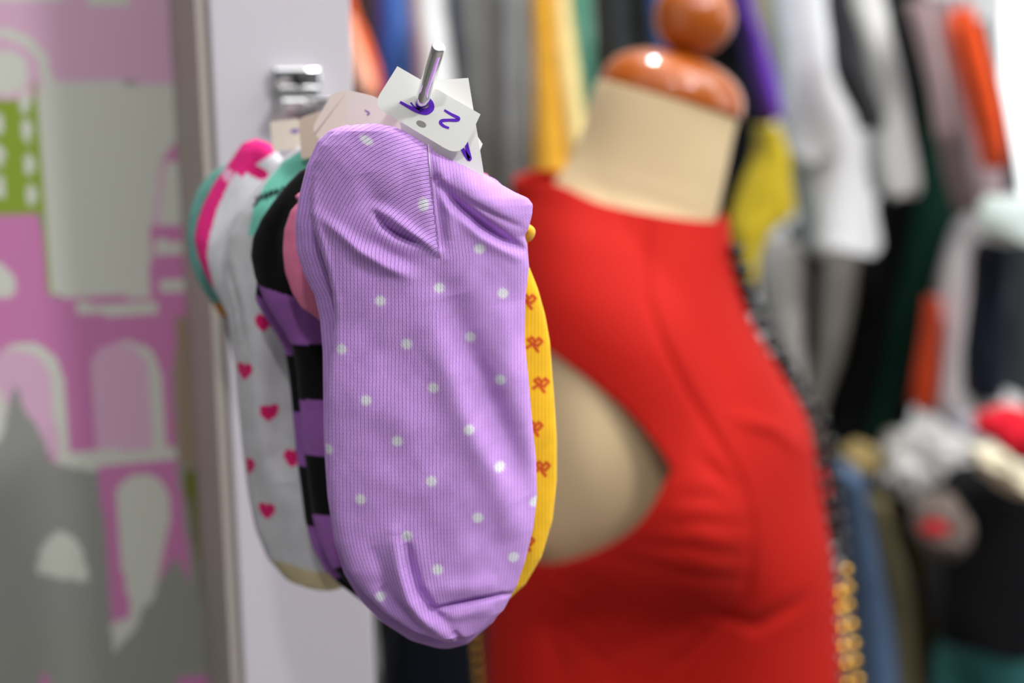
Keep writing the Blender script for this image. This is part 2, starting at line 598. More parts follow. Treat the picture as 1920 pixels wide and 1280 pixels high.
def ribbon(name, pts, widths, Y, m, parent, yoff=-0.00012, tilt=0.0, cx=0):
    P = smooth_path([(x, y) for x, y in pts], 10)
    Wd = np.interp(np.linspace(0, 1, len(P)), np.linspace(0, 1, len(widths)), widths)
    V, F = [], []
    for i, p in enumerate(P):
        t = P[min(i + 1, len(P) - 1)] - P[max(i - 1, 0)]
        t = t / (np.linalg.norm(t) + 1e-9)
        nrm = np.array([-t[1], t[0]])
        for s in (-1, 1):
            q = p + nrm * s * Wd[i] / 2
            a = W(q[0], q[1], Y + tilt * (q[0] - cx) + yoff)
            V += [tuple(a), (a.x, a.y + 0.0001, a.z)]
    for i in range(len(P) - 1):
        a = i * 4; b = a + 4
        F += [(a, a + 2, b + 2, b), (a + 1, b + 1, b + 3, a + 3), (a, b, b + 1, a + 1), (a + 2, a + 3, b + 3, b + 2)]
    return mk(name, V, F, m, parent, smooth=False)


T1 = card('price_tag', [(745, 124), (901, 214), (863, 295), (699, 197)], [0, 0, 34, 26], HY, 'frontmost white price tag with violet handwriting, pierced by the chrome prong', M['card'])
ribbon('handwriting', [(750, 191), (766, 200), (782, 207), (798, 209), (808, 203), (808, 193), (801, 184), (792, 182)], [5, 6, 9, 13, 12, 9, 6, 4], HY, M['ink'], T1)
ribbon('handwriting', [(770, 192), (777, 200), (787, 205)], [3, 3, 4], HY, M['ink'], T1)
ribbon('handwriting', [(833, 206), (846, 214), (859, 221), (857, 225), (842, 225), (829, 226), (826, 230), (832, 236), (842, 240)], [4, 5, 6.5, 6, 5.5, 6, 6, 5, 4], HY, M['ink'], T1)
hp = [W(790 + 9 * math.cos(a) - 2 * math.sin(a), 232 + 5 * math.sin(a) + 4 * math.cos(a), HY - 0.00012) for a in np.linspace(0, 2 * PI, 20, endpoint=False)]
mk('smudge_mark', [tuple(p) for p in hp] + [(p.x, p.y + .0001, p.z) for p in hp], [tuple(range(20))[::-1]] + [(i, (i + 1) % 20, (i + 1) % 20 + 20, i + 20) for i in range(20)], M['smudge'], T1, smooth=False)
V, F = tube_mesh([W(803, 270, HY + .0002), W(805, 300, .4755), W(808, 332, .4735)], 0.00012, 6)
mk('fastener', V, F, M['nylon'], T1)
# flat disc coloured as the shade in the punched hole round the prong
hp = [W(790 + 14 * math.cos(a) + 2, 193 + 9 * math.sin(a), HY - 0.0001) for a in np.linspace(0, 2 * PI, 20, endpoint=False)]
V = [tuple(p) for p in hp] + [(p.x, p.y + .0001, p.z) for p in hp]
mk('hole_shade_disc', V, [tuple(range(20))[::-1]] + [(i, (i + 1) % 20, (i + 1) % 20 + 20, i + 20) for i in range(20)], mat('hole_shade', srgb(120, 105, 92), 0.6), T1, smooth=False)

T2 = card('price_tag', [(792, 152), (878, 146), (908, 330), (822, 345)], [0, 0, 10, 10], HY + 0.004, 'white price tag upright behind the frontmost tag, violet loop at its lower edge', M['card'])
ribbon('handwriting', [(861, 268), (870, 284), (880, 298), (877, 282), (873, 262)], [5, 8, 9, 8, 6], HY + 0.004, M['ink'], T2)
T3 = card('price_tag', [(740, 178), (864, 208), (905, 270), (880, 330), (770, 330)], [6, 6, 0, 12, 12], HY + 0.008, 'white price tag whose pointed corner peeks out at the right, below the upright tag', M['card'])
T4 = card('price_tag', [(650, 168), (700, 180), (760, 215), (735, 300), (650, 262)], [8, 6, 10, 10, 10], HY + 0.030, 'pale price tag behind the purple sock, just left of the frontmost tag', M['card_soft'])
ribbon('handwriting', [(684, 206), (692, 212), (688, 216)], [3, 4, 3], HY + 0.030, mat('faded_ink', srgb(150, 120, 170), 0.5), T4)
T5 = card('price_tag', [(622, 176), (652, 168), (668, 240), (600, 268), (584, 240)], [8, 8, 8, 20, 14], HY + 0.060, 'cream price tag with a curved corner between the bracket and the purple sock', M['card_soft'])
T6 = card('price_tag', [(560, 222), (606, 206), (615, 285), (565, 300)], [10, 10, 8, 8], HY + 0.095, 'tan price tag under the chrome bracket, overlapping the one with a violet spot', mat('tan_card', srgb(205, 184, 168), 0.5))
T7 = card('price_tag', [(506, 228), (560, 222), (572, 275), (512, 285)], [6, 6, 6, 6], HY + 0.125, 'rearmost cream price tag below the bracket, with one violet spot', mat('rear_card', srgb(228, 212, 198), 0.5))
ribbon('handwriting', [(545, 245), (553, 246), (560, 243)], [6, 9, 6], HY + 0.125, mat('faded_ink_dark', srgb(140, 110, 175), 0.5), T7)


# ------------------------------------------------------------------ socks
def resample(pts, n):
    """outline side: list (x,y) ordered in y -> x at cosine-spaced rows"""
    a = np.array(pts, float)
    y0, y1 = a[0, 1], a[-1, 1]
    t = (1 - np.cos(np.linspace(0, PI, n))) / 2
    y = y0 + (y1 - y0) * (0.35 * np.linspace(0, 1, n) + 0.65 * t)
    x = np.interp(y, a[:, 1], a[:, 0])
    # light smoothing keeps the ends
    for _ in range(2):
        x[2:-2] = (x[1:-3] + x[2:-2] * 2 + x[3:-1]) / 4
    return x, y


def sock_body(name, Lp, Rp, Y, thick, colfn, m, parent, res=3.0, folds=(), uvfn=None, lean=0.0, edge=0.55, noise_amp=0.0, seed=0, ribfn=None, fine=0.0):
    y0 = Lp[0][1]; y1 = Lp[-1][1]
    nr = int((y1 - y0) / res * 1.3)
    xl_, yy = resample(Lp, nr)
    xr_, _ = resample(Rp, nr)
    wmax = (xr_ - xl_).max()
    nf = int(wmax / res); nbk = max(8, nf // 5)
    ph = np.concatenate([np.linspace(0, PI, nf, endpoint=False), np.linspace(PI, 2 * PI, nbk, endpoint=False)])
    u = (1 - np.cos(ph)) / 2
    lin = np.where(ph < PI, ph / PI, (2 * PI - ph) / PI)
    u = 0.45 * u + 0.55 * lin
    prof = np.sign(np.sin(ph)) * np.abs(np.sin(ph)) ** edge
    X = xl_[:, None] * (1 - u)[None, :] + xr_[:, None] * u[None, :]
    YY = np.repeat(yy[:, None], len(ph), 1)
    wid = (xr_ - xl_)
    endf = np.clip(wid / (0.30 * wmax), 0, 1) ** 0.7
    k = 1 / FPX * Y
    h = prof[None, :] * thick * endf[:, None]
    h = np.where(prof[None, :] < 0, h * 0.5, h)
    fr = np.clip(prof, 0, 1)[None, :] ** 0.5
    for (pl_, amp, wd, kind) in folds:
        d, t, s = poly_dist(X, YY, pl_)
        tap = np.clip(np.sin(PI * np.clip(t, 0.02, 0.98)), 0, 1) ** 0.5
        if kind == 'v':
            g = np.exp(-(d / wd) ** 2)
        elif kind == 'step':      # sharp on one side, broad on the other
            g = np.where(s > 0, np.exp(-(d / wd) ** 2), np.exp(-(d / (wd * 0.28)) ** 2))
        elif kind == 'pets':
            g = np.where(s < 0, np.exp(-(d / wd) ** 2), np.exp(-(d / (wd * 0.28)) ** 2))
        h = h + fr * amp * tap * g * k
    if noise_amp:
        sx_, sy_ = X / 60.0, YY / 90.0
        nn = (np.sin(sx_ * 1.7 + seed + 1.3 * np.sin(sy_ * 1.1 + seed)) * np.sin(sy_ * 1.3 + sx_ * 0.6 + seed * 2) + 0.5 * np.sin(sx_ * 3.1 - sy_ * 2.3 + seed))
        h = h + fr * noise_amp * nn * k
    if fine:
        ff = np.sin(X / 9.3 + 2.1 * np.sin(YY / 31.0)) * np.sin(YY / 12.7 + 1.7 * np.sin(X / 23.0)) + 0.8 * np.sin(X / 17.0 - YY / 21.0 + 2 * np.sin(YY / 57.0))
        h = h + fr * fine * ff * k
    P = WN(X, YY, Y + lean * (YY - (y0 + y1) / 2))
    P[..., 1] -= h
    rgb = colfn(X, YY)
    al = ribfn(X, YY).reshape(-1, 1) if ribfn else np.ones((X.size, 1))
    rgb = np.concatenate([srgb_np(rgb).reshape(-1, 3), al], 1)
    if uvfn is None:
        U = (X - 800) * (0.485 / Y) ** -1 * 1.0; Vv = YY
    else:
        U, Vv = uvfn(X, YY)
    U = U + np.where(prof[None, :] < 0, 1000, 0)
    uv = np.stack([U, Vv], -1).reshape(-1, 2)
    F = grid_faces(nr, len(ph))
    return mk(name, P.reshape(-1, 3), np.ascontiguousarray(F), m, parent, col=rgb, uv=uv)


def soft(d, r, e=1.6):
    return 1 / (1 + np.exp((d - r) / e))


DOTS = [(692, 262), (797, 380), (900, 462), (826, 534), (717, 558), (943, 545), (883, 626), (766, 637), (643, 650), (938, 705), (815, 717), (691, 741), (881, 793), (749, 815), (617, 838), (937, 865), (812, 888), (680, 925), (897, 958), (1003, 937), (767, 990), (963, 1035), (823, 1052), (716, 1108)]
LAV = np.array([200, 152, 224.0])


def purple_col(X, Y):
    c = np.zeros(X.shape + (3,)) + LAV
    for i, (x, y) in enumerate(DOTS):
        a = math.atan2(Y.mean() * 0 + 1, 1)
        ex = (X - x); ey = (Y - y)
        if i == 0:
            ex, ey = (ex * 0.85 + ey * 0.5) * 0.75, (ey * 0.85 - ex * 0.5) * 1.25
        d = np.hypot(ex, ey * (1.05 if i != 1 else 0.8)) + 1.6 * np.sin(X * 0.9) * np.sin(Y * 0.97)
        f = soft(d, 10.0, 1.0)[..., None]
        c = c * (1 - f) + np.array([226, 222, 232.0]) * f
    return c


CX, CY = 826.0, 478.0


def heel_uv(X, Y):
    up = Y < CY
    GX = np.where(up, CX - (CY - Y) * 0.115, CX)        # the gusset slants a little
    ax_ = np.abs(np.where(X < GX, CX - X, GX - X))
    r = np.hypot(ax_, (Y - CY))
    th = np.arctan2(CY - Y, ax_)         # 0 = level, pi/2 = straight up
    sg = np.where(X > GX, -1.18, 1.0)
    U = np.where(up & (X < GX), r, ax_) * sg
    V = np.where(up & (X < GX), CY - th * 150, Y)
    # fan of ribs gathering towards the toe tip
    k = np.clip((Y - 960) / 240, 0, 1) ** 2
    U = np.where(Y > 960, (CX + 30 * k - X) * np.where(X > CX + 30 * k, 1.18, 1.0) * (1 + 0.6 * k), U)
    # right of the gusset the ribs are finer
    return U, V


F_FRONT = [
    ([(806, 285), (812, 330), (826, 400), (832, 470)], -11, 12, 'v'),
    ([(824, 290), (830, 340), (846, 400), (845, 450)], 7, 12, 'v'),          # gusset valley
    ([(822, 336), (850, 372), (905, 420), (950, 450), (990, 472)], -34, 10, 'v'),   # under the cuff
    ([(850, 315), (880, 350), (925, 385), (985, 410)], 12, 26, 'v'),           # cuff roll
    ([(850, 350), (885, 378), (930, 402), (986, 428)], -5, 6, 'v'),
    ([(862, 395), (905, 440), (960, 470), (986, 484)], 9, 14, 'v'),
    ([(708, 398), (724, 420), (748, 436), (788, 452)], -21, 7, 'v'),          # heel pit
    ([(706, 386), (735, 400), (772, 428), (812, 456), (835, 478)], 11, 10, 'v'),  # its upper lip
    ([(598, 400), (640, 432), (680, 466), (730, 494), (775, 512)], 13, 12, 'v'),
    ([(690, 440), (735, 470), (785, 492)], -7, 13, 'v'),
    ([(640, 300), (700, 330), (760, 330)], 6, 40, 'v'),
    ([(690, 320), (700, 370), (740, 400)], -7, 22, 'v'),
    ([(850, 540), (868, 620), (905, 720), (950, 830), (990, 930)], -24, 28, 'v'),   # long hollow at the right
    ([(800, 560), (830, 660), (870, 770), (930, 880), (975, 1010)], 11, 30, 'v'),
    ([(940, 560), (960, 680), (985, 800)], 8, 26, 'v'),
    ([(640, 560), (700, 640), (760, 700)], -5, 30, 'v'),
    ([(620, 700), (700, 760), (800, 790)], 5, 36, 'v'),
    ([(764, 1000), (772, 1045), (786, 1090), (812, 1130), (838, 1146)], -22, 10, 'v'),   # toe crease
    ([(742, 985), (752, 1050), (768, 1110), (800, 1155), (850, 1180)], 16, 15, 'v'),
    ([(806, 1128), (850, 1118), (895, 1109), (940, 1105), (968, 1110)], -15, 5, 'v'),
    ([(830, 1142), (880, 1132), (930, 1124)], 6, 12, 'v'),
    ([(815, 1090), (870, 1086), (935, 1082)], 7, 18, 'v'),
    ([(715, 1085), (740, 1120), (775, 1155), (820, 1185)], -18, 15, 'v'),
    ([(700, 1010), (722, 1070), (740, 1110)], -7, 14, 'v'),
    ([(850, 1165), (862, 1182), (866, 1196)], -10, 7, 'v'),
    ([(690, 880), (760, 900), (860, 900)], 4, 30, 'v'),
    ([(860, 930), (880, 980), (940, 1010)], -4, 24, 'v'),
    ([(592, 330), (590, 400), (610, 470), (632, 560), (634, 640)], 9, 10, 'v'),
]
pair = thing('sock_pair', W(845, 1206, 0.49), 'lavender ankle socks with white polka dots, the frontmost pair', 'socks', 'sock pairs hanging on the chrome hook')
YF = 0.494
FL = [(700, 231), (665, 233.5), (640, 240), (620, 252), (602, 272), (590, 300), (584, 330), (580, 370), (581, 400), (588, 430), (602, 470), (615, 510), (624, 550), (628, 600), (622, 660), (612, 740), (610, 830), (618, 930), (630, 1010), (650, 1064), (680, 1106), (720, 1144), (770, 1176), (820, 1193), (850, 1198)]
FR = [(700, 231), (740, 237), (775, 255), (800, 272), (830, 288), (860, 302), (900, 322), (928, 339), (965, 360), (990, 371), (999, 383), (998, 400), (992, 425), (984, 442), (989, 462), (992, 500), (985, 560), (984, 640), (990, 700), (997, 780), (1005, 860), (1007, 930), (1000, 990), (985, 1050), (970, 1095), (945, 1140), (908, 1174), (875, 1193), (850, 1198)]
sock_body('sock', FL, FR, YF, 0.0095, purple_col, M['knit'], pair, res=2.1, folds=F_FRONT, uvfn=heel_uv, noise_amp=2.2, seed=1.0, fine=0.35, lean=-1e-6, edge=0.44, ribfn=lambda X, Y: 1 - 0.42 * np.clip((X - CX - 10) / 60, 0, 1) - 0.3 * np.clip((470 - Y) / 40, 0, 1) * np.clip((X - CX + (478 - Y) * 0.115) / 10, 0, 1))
BL = [(650, 234), (618, 244), (595, 265), (575, 310), (560, 370), (553, 420), (556, 470), (570, 515), (590, 555), (600, 600), (605, 660), (606, 740), (607, 830), (614, 930), (627, 1015), (645, 1075), (673, 1122), (712, 1162), (765, 1195), (815, 1211), (835, 1213)]
BR = [(650, 234), (760, 250), (830, 300), (890, 318), (930, 336), (970, 375), (975, 420), (975, 470), (978, 560), (980, 700), (992, 860), (995, 930), (990, 990), (975, 1060), (960, 1110), (925, 1165), (880, 1203), (850, 1212), (835, 1213)]


def back_uv(X, Y):
    xl_ = np.interp(Y, [p[1] for p in BL], [p[0] for p in BL])
    return X - xl_, Y


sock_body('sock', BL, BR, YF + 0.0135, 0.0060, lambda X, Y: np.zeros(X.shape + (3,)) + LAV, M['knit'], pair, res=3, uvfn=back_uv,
          folds=[([(568, 330), (566, 420), (585, 500), (606, 570)], 8, 10, 'v')])


def simple_pair(label, L1, R1, Y, colfn, thick=0.008, shift=(-10, 4), folds=(), m='knit_soft', two=True, seed=0, res=4, na=3):
    loc = W(L1[-1][0], L1[-1][1], Y)
    t = thing('sock_pair', loc, label, 'socks', 'sock pairs hanging on the chrome hook')
    sock_body('sock', L1, R1, Y, thick, colfn, M[m], t, res=res, folds=folds, noise_amp=na, seed=seed)
    if two:
        L2 = [(x + shift[0], y + shift[1]) for x, y in L1]; R2 = [(x + shift[0], y + shift[1]) for x, y in R1]
        sock_body('sock', L2, R2, Y + thick * 0.9, thick * 0.7, colfn, M[m], t, res=res + 1, noise_amp=na, seed=seed + 2)
    return t


def flat(c):
    return lambda X, Y: np.zeros(X.shape + (3,)) + np.array(c, float)


# yellow pair with red bows
BOWS = [(1012, 716), (1014, 872), (988, 560), (1000, 640), (950, 640), (940, 800), (1000, 796), (985, 1010), (930, 980)]
bowline = [(-12, 8), (-2, 2), (10, -8), (16, -2), (8, 6), (-2, 2), (-10, -6), (-3, -10), (4, -2), (-2, 2), (8, 16)]


def yellow_col(X, Y):
    c = np.zeros(X.shape + (3,)) + np.array([252, 196, 40.0])
    for (x, y) in BOWS:
        d, _, _ = poly_dist(X - x, Y - y, bowline)
        f = soft(d, 2.6, 0.8)[..., None]
        c = c * (1 - f) + np.array([205, 70, 30.0]) * f
    return c


YL = [(900, 330), (870, 345), (820, 380), (740, 450), (690, 560), (670, 700), (668, 850), (690, 980), (740, 1070), (800, 1110), (870, 1135), (905, 1140)]
YR = [(900, 330), (940, 350), (975, 380), (988, 450), (990, 495), (1008, 540), (1022, 590), (1031, 640), (1037, 720), (1044, 820), (1044, 900), (1036, 975), (1015, 1045), (985, 1095), (945, 1130), (905, 1140)]
yp = simple_pair('yellow ankle socks with small red bows, showing at the right of the lavender pair', YL, YR, 0.516, yellow_col, 0.006, (-14, -6), res=2.5, na=2)
V, F = tube_mesh(smooth_path([tuple(W(975, 424, .512)), tuple(W(988, 428, .511)), tuple(W(995, 434, .511)), tuple(W(990, 444, .512)), tuple(W(975, 448, .514))], 6), 0.0017, 12)
n_ = len(V)
mk('cuff_edge', V, F, mat('yellow_cuff', srgb(250, 190, 40), 0.8, sheen=0.3), yp)

# pink pair
PL_ = [(880, 318), (700, 322), (620, 330), (585, 345), (552, 368), (560, 378), (545, 395), (533, 430), (530, 470), (534, 510), (548, 550), (566, 578), (590, 592), (620, 620), (640, 700), (660, 850), (700, 980), (770, 1050), (800, 1060)]
PR_ = [(880, 318), (905, 322), (914, 335), (925, 370), (930, 450), (930, 600), (935, 800), (925, 950), (880, 1030), (800, 1060)]
pk = simple_pair('pink ankle socks squeezed between the lavender pair and the black striped pair', PL_, PR_, 0.534, flat((236, 130, 165)), 0.006, (8, 3), res=3, na=3, seed=3)


# black and violet striped pair
def stripe_col(X, Y):
    c = np.zeros(X.shape + (3,)) + np.array([158, 98, 178.0])
    blk = np.array([5, 5, 6.0])
    sl = (X - 580) * 0.06
    yy = Y + sl
    b = (yy < 560 + (580 - X) * -0.35) | ((yy > 642) & (yy < 746)) | ((yy > 850) & (yy < 962)) | (yy > 1068 - (X - 620) * 0.5)
    c[b] = blk
    return c


SL = [(640, 255), (608, 282), (585, 308), (562, 320), (538, 345), (512, 378), (490, 410), (474, 445), (470, 480), (478, 520), (492, 555), (512, 590), (535, 625), (548, 650), (556, 700), (562, 760), (568, 830), (577, 900), (586, 970), (600, 1020), (622, 1062), (655, 1092), (700, 1125), (740, 1130)]
SR = [(640, 255), (750, 300), (800, 350), (830, 450), (830, 600), (840, 800), (845, 950), (830, 1050), (790, 1110), (740, 1130)]
sp_ = thing('sock_pair', W(740, 1130, .56), 'violet and black striped ankle socks with a black heel, left of the lavender pair', 'socks', 'sock pairs hanging on the chrome hook')
sock_body('sock', SL, SR, 0.556, 0.008, stripe_col, M['knit_soft'], sp_, res=3, noise_amp=4, seed=2,
          folds=[([(545, 380), (520, 440), (520, 520)], -12, 14, 'v'), ([(560, 560), (570, 640)], -8, 14, 'v')])
SL2 = [(x - 14, y + 6) for x, y in SL]; SR2 = [(x - 14, y + 6) for x, y in SR]
SL2[2] = (590, 318)


def stripe_col2(X, Y):
    return stripe_col(X, Y - 22)


sock_body('sock', [(x + (0 if y > 560 else 18), y) for x, y in SL2], SR2, 0.566, 0.005, stripe_col2, M['knit_soft'], sp_, res=4)

# white pair with hearts, mint heel band
HEARTS = [(464, 690), (509, 768), (552, 852), (466, 870), (504, 951), (600, 690), (620, 800), (500, 600), (600, 960)]


def heart_f(X, Y, x, y, s):
    u = (X - x) / s; v = -(Y - y) / s + 0.15
    return ((u * u + v * v - 0.55) ** 3 - 1.0 * u * u * v ** 3) < 0


def heart_col(X, Y):
    c = np.zeros(X.shape + (3,)) + np.array([208, 207, 209.0])
    # mint band from the top along the right of the heel
    band = in_poly(X, Y, [(600, 250), (570, 282), (535, 300), (505, 335), (480, 385), (470, 440), (600, 440), (640, 300)])
    c[band] = (122, 208, 186)
    zz = [(480, 384), (488, 376), (484, 370), (496, 372), (492, 364), (505, 370), (502, 360), (514, 366), (512, 356), (524, 364), (522, 354), (536, 362), (534, 350), (548, 358)]
    d, _, _ = poly_dist(X, Y, zz)
    c[d < 2.6] = (28, 40, 40)
    for (x, y) in HEARTS:
        c[heart_f(X, Y, x, y, 19)] = (226, 30, 110)
    toe = Y > 1052 + 8 * np.sin(X / 30)
    c[toe] = (205, 190, 150)
    return c


WL = [(600, 258), (578, 266), (556, 280), (530, 302), (505, 332), (478, 362), (450, 396), (430, 440), (424, 490), (428, 540), (436, 585), (440, 620), (444, 680), (450, 760), (458, 840), (468, 920), (482, 990), (505, 1045), (540, 1085), (590, 1100), (620, 1102)]
WR = [(600, 258), (640, 280), (680, 330), (710, 420), (720, 600), (730, 800), (730, 950), (715, 1030), (680, 1080), (640, 1100), (620, 1102)]
hp_ = thing('sock_pair', W(620, 1102, .6), 'white ankle socks with pink hearts and a mint cuff, behind the striped pair', 'socks', 'sock pairs hanging on the chrome hook')
sock_body('sock', WL, WR, 0.594, 0.009, heart_col, M['knit_soft'], hp_, res=3, noise_amp=5, seed=4,
          folds=[([(405, 470), (440, 560), (470, 640), (485, 760), (500, 860)], 16, 26, 'v'), ([(530, 560), (525, 700), (540, 900)], -22, 30, 'v'), ([(425, 480), (450, 570), (462, 640)], -14, 8, 'v')])
sock_body('sock', [(x - 9 if 450 < y < 640 else x - 4, y) for x, y in WL], WR, 0.606, 0.006, flat((215, 214, 218)), M['knit_soft'], hp_, res=4, noise_amp=3, seed=5)


# hot pink and white pair
def hot_col(X, Y):
    c = np.zeros(X.shape + (3,)) + np.array([240, 44, 134.0])
    c[in_poly(X, Y, [(438, 334), (448, 322), (458, 332), (478, 312), (522, 282), (560, 262), (600, 300), (600, 1100), (400, 1100), (402, 530), (392, 480), (396, 445), (412, 388)])] = (226, 226, 230)
    c[in_poly(X, Y, [(462, 306), (480, 306), (504, 318), (510, 332), (492, 336), (470, 324)])] = (232, 36, 120)
    c[in_poly(X, Y, [(418, 322), (430, 314), (442, 322), (436, 340), (424, 338)])] = (240, 180, 210)
    return c


HL = [(480, 260), (455, 268), (440, 290), (420, 318), (400, 345), (380, 385), (368, 420), (364, 450), (372, 485), (390, 525), (412, 560), (430, 600), (440, 650), (450, 760), (470, 860), (500, 930), (540, 960), (560, 965)]
HR = [(480, 260), (505, 268), (520, 290), (560, 330), (600, 400), (610, 600), (620, 800), (610, 900), (590, 950), (560, 965)]
hpk = simple_pair('hot pink and white ankle socks behind the heart pair, in front of the teal ones', HL, HR, 0.628, hot_col, 0.007, (6, 4), res=3, na=3, seed=6)
TL = [(470, 300), (420, 310), (395, 325), (370, 355), (354, 400), (350, 440), (356, 490), (372, 530), (395, 565), (412, 590), (430, 640), (445, 700), (470, 800), (510, 860), (540, 870)]
TR = [(470, 300), (500, 320), (540, 380), (570, 500), (590, 700), (580, 820), (560, 860), (540, 870)]


def teal_col(X, Y):
    c = np.zeros(X.shape + (3,)) + np.array([112, 176, 164.0])
    c[Y > 566] = (214, 140, 50)
    c[Y > 592] = (200, 196, 190)
    return c


simple_pair('dull teal ankle socks, rearmost pair nearest the column', TL, TR, 0.652, teal_col, 0.006, (4, 3), res=4, na=2, seed=8, two=True)

# ------------------------------------------------------------------ dress form
MY = 1.10


def interp_sections(S, n):
    """S rows: cx, cy, a(half width px), tilt deg, b(depth m)"""
    A = np.array(S, float)
    t = np.arange(len(A))
    P = smooth_path([tuple(r) for r in A], n)
    return np.array(P)


def body_mesh(S, n, nth, off=0.0, bump=None, expo=1.0):
    R = interp_sections(S, n)
    th = np.linspace(0, 2 * PI, nth, endpoint=False)
    cs = np.sign(np.cos(th)) * np.abs(np.cos(th)) ** expo; sn = np.sign(np.sin(th)) * np.abs(np.sin(th)) ** expo
    cx, cy, a, tl, b = [R[:, i][:, None] for i in range(5)]
    sc_ = MY / FPX
    aa = a + off / sc_
    tl = np.radians(tl)
    X = cx + aa * cs * np.cos(tl)
    Yp = cy + aa * cs * np.sin(tl)
    P = WN(X, Yp, MY)
    dep = (b + off) * sn
    P[..., 1] -= dep
    # lean the ring back with its own tilt so depth rows stay level
    if bump is not None:
        qx_, qy_ = PX(P)
        P = bump(P, qx_, qy_, np.broadcast_to(sn, qx_.shape), np.broadcast_to(cs, qx_.shape))
    return P, R


NECK = [(1251, 188, 137, 16, .055), (1240, 225, 138, 16, .055), (1224, 290, 141, 16, .055), (1208, 340, 146, 16.5, .056), (1190, 385, 156, 17, .060),
        (1168, 450, 176, 15, .083), (1168, 540, 196, 11, .118), (1180, 640, 220, 8, .134), (1200, 760, 248, 4, .138), (1216, 880, 262, 2, .134), (1222, 1000, 270, 1, .118), (1226, 1130, 276, 0, .094),
        (1228, 1280, 280, 0, .088), (1228, 1480, 255, 0, .092), (1230, 1700, 300, 0, .135), (1230, 1900, 340, 0, .150), (1230, 2050, 330, 0, .145), (1230, 2090, 200, 0, .09)]
form = thing('dress_form', (float(WN(1236, 1280, MY)[0]), MY, FLOOR), 'tan dress form with a varnished wooden neck cap and ball, wearing the red dress', 'dress form')


def torso_bump(P, qx_, qy_, sn, cs):
    # rounded arm cap towards the camera
    g = np.exp(-((qx_ - 1075) / 115) ** 2 - ((qy_ - 850) / 170) ** 2) * np.clip(sn, 0, 1)
    P[..., 1] -= 0.030 * g
    return P


P, R = body_mesh(NECK, 8, 72, bump=torso_bump)
nr, nc = P.shape[:2]
V = P.reshape(-1, 3)
F = [tuple(int(i) for i in f) for f in grid_faces(nr, nc)]
F.append(tuple(range(nc))); F.append(tuple((nr - 1) * nc + i for i in range(nc))[::-1])
torso = mk('torso', V, F, M['skin'], form)

# wooden cap and ball, lathed about the leaning neck axis
cb = WN(1257, 187, MY)
ax = WN(1257 + 27.7, 187 - 96, MY) - cb
ax = ax / np.linalg.norm(ax)
e1 = np.cross(ax, [0, 1, 0]); e1 /= np.linalg.norm(e1)
e2 = np.cross(ax, e1)
s_ = MY / FPX


def lathe(profile, n=64):
    V, F = [], []
    for (r, z) in profile:
        for k in range(n):
            a = 2 * PI * k / n
            V.append(cb + ax * z * s_ + (e1 * math.cos(a) + e2 * math.sin(a)) * r * s_)
    for i in range(len(profile) - 1):
        for k in range(n):
            k2 = (k + 1) % n
            F.append((i * n + k, i * n + k2, (i + 1) * n + k2, (i + 1) * n + k))
    F.append(tuple(range(n))[::-1]); F.append(tuple((len(profile) - 1) * n + k for k in range(n)))
    return V, F


prof = [(128, -4), (134, -2), (137, 3), (137, 9)] + [(136 * math.cos(t) ** 0.8, 9 + 76 * math.sin(t)) for t in np.linspace(0.05, 1.40, 18)] + [(20, 86), (18, 92)]
V, F = lathe(prof)
mk('neck_cap', V, F, M['wood'], form)
BZ = 154
prof = [(20, 84), (18, 88)] + [(max(14, 74 * math.sin(t)), BZ - 70 * math.cos(t)) for t in np.linspace(0.25, PI - 0.12, 26)]
V, F = lathe(prof)
mk('finial_ball', V, F, M['wood'], form)
# stand
bx_, by_ = float(WN(1236, 2090, MY)[0]), MY
zb = float(WN(1236, 2090, MY)[2])
V, F = tube_mesh([(bx_, by_, 0.02), (bx_, by_, zb + 0.03)], 0.018, 20)
mk('pole', V, F, M['rail'], form)
prof = [(0.17, 0.0), (0.17, 0.012), (0.16, 0.018), (0.03, 0.03), (0.02, 0.04)]
V, F = [], []
for r, z in prof:
    for k in range(40):
        V.append((bx_ + r * math.cos(2 * PI * k / 40), by_ + r * math.sin(2 * PI * k / 40), z))
for i in range(len(prof) - 1):
    for k in range(40):
        F.append((i * 40 + k, i * 40 + (k + 1) % 40, (i + 1) * 40 + (k + 1) % 40, (i + 1) * 40 + k))
F.append(tuple(range(40))[::-1])
F.append(tuple(4 * 40 + k for k in range(40)))
mk('base', V, F, M['dark'], form)

# ------------------------------------------------------------------ red dress
DR = [(1163, 367, 190, 11.5, .062), (1163, 372, 192, 11.5, .064), (1164, 410, 195, 12, .076), (1164, 470, 202, 12, .100), (1172, 560, 221, 9.5, .132), (1190, 650, 250, 7, .150), (1212, 760, 282, 4, .158),
      (1220, 880, 290, 2, .158), (1231, 1000, 302, 1, .154), (1236, 1130, 310, 0, .146), (1238, 1280, 312, 0, .140), (1228, 1480, 290, 0, .135), (1228, 1700, 340, 0, .165), (1228, 1950, 390, 0, .19), (1228, 2250, 430, 0, .21)]
SEAM1 = [(1216, 392), (1209, 470), (1214, 560), (1240, 640), (1285, 730), (1340, 820), (1385, 900), (1400, 980), (1402, 1050), (1398, 1110), (1370, 1170), (1325, 1220), (1270, 1275)]
ARMHOLE = [(1000, 632), (1035, 658), (1100, 705), (1170, 762), (1225, 822), (1252, 862), (1262, 884), (1250, 905), (1228, 948), (1195, 990), (1150, 1022), (1090, 1048), (1030, 1060), (990, 1050), (966, 1000), (958, 900), (960, 780), (972, 690), (985, 650), (1000, 632)]
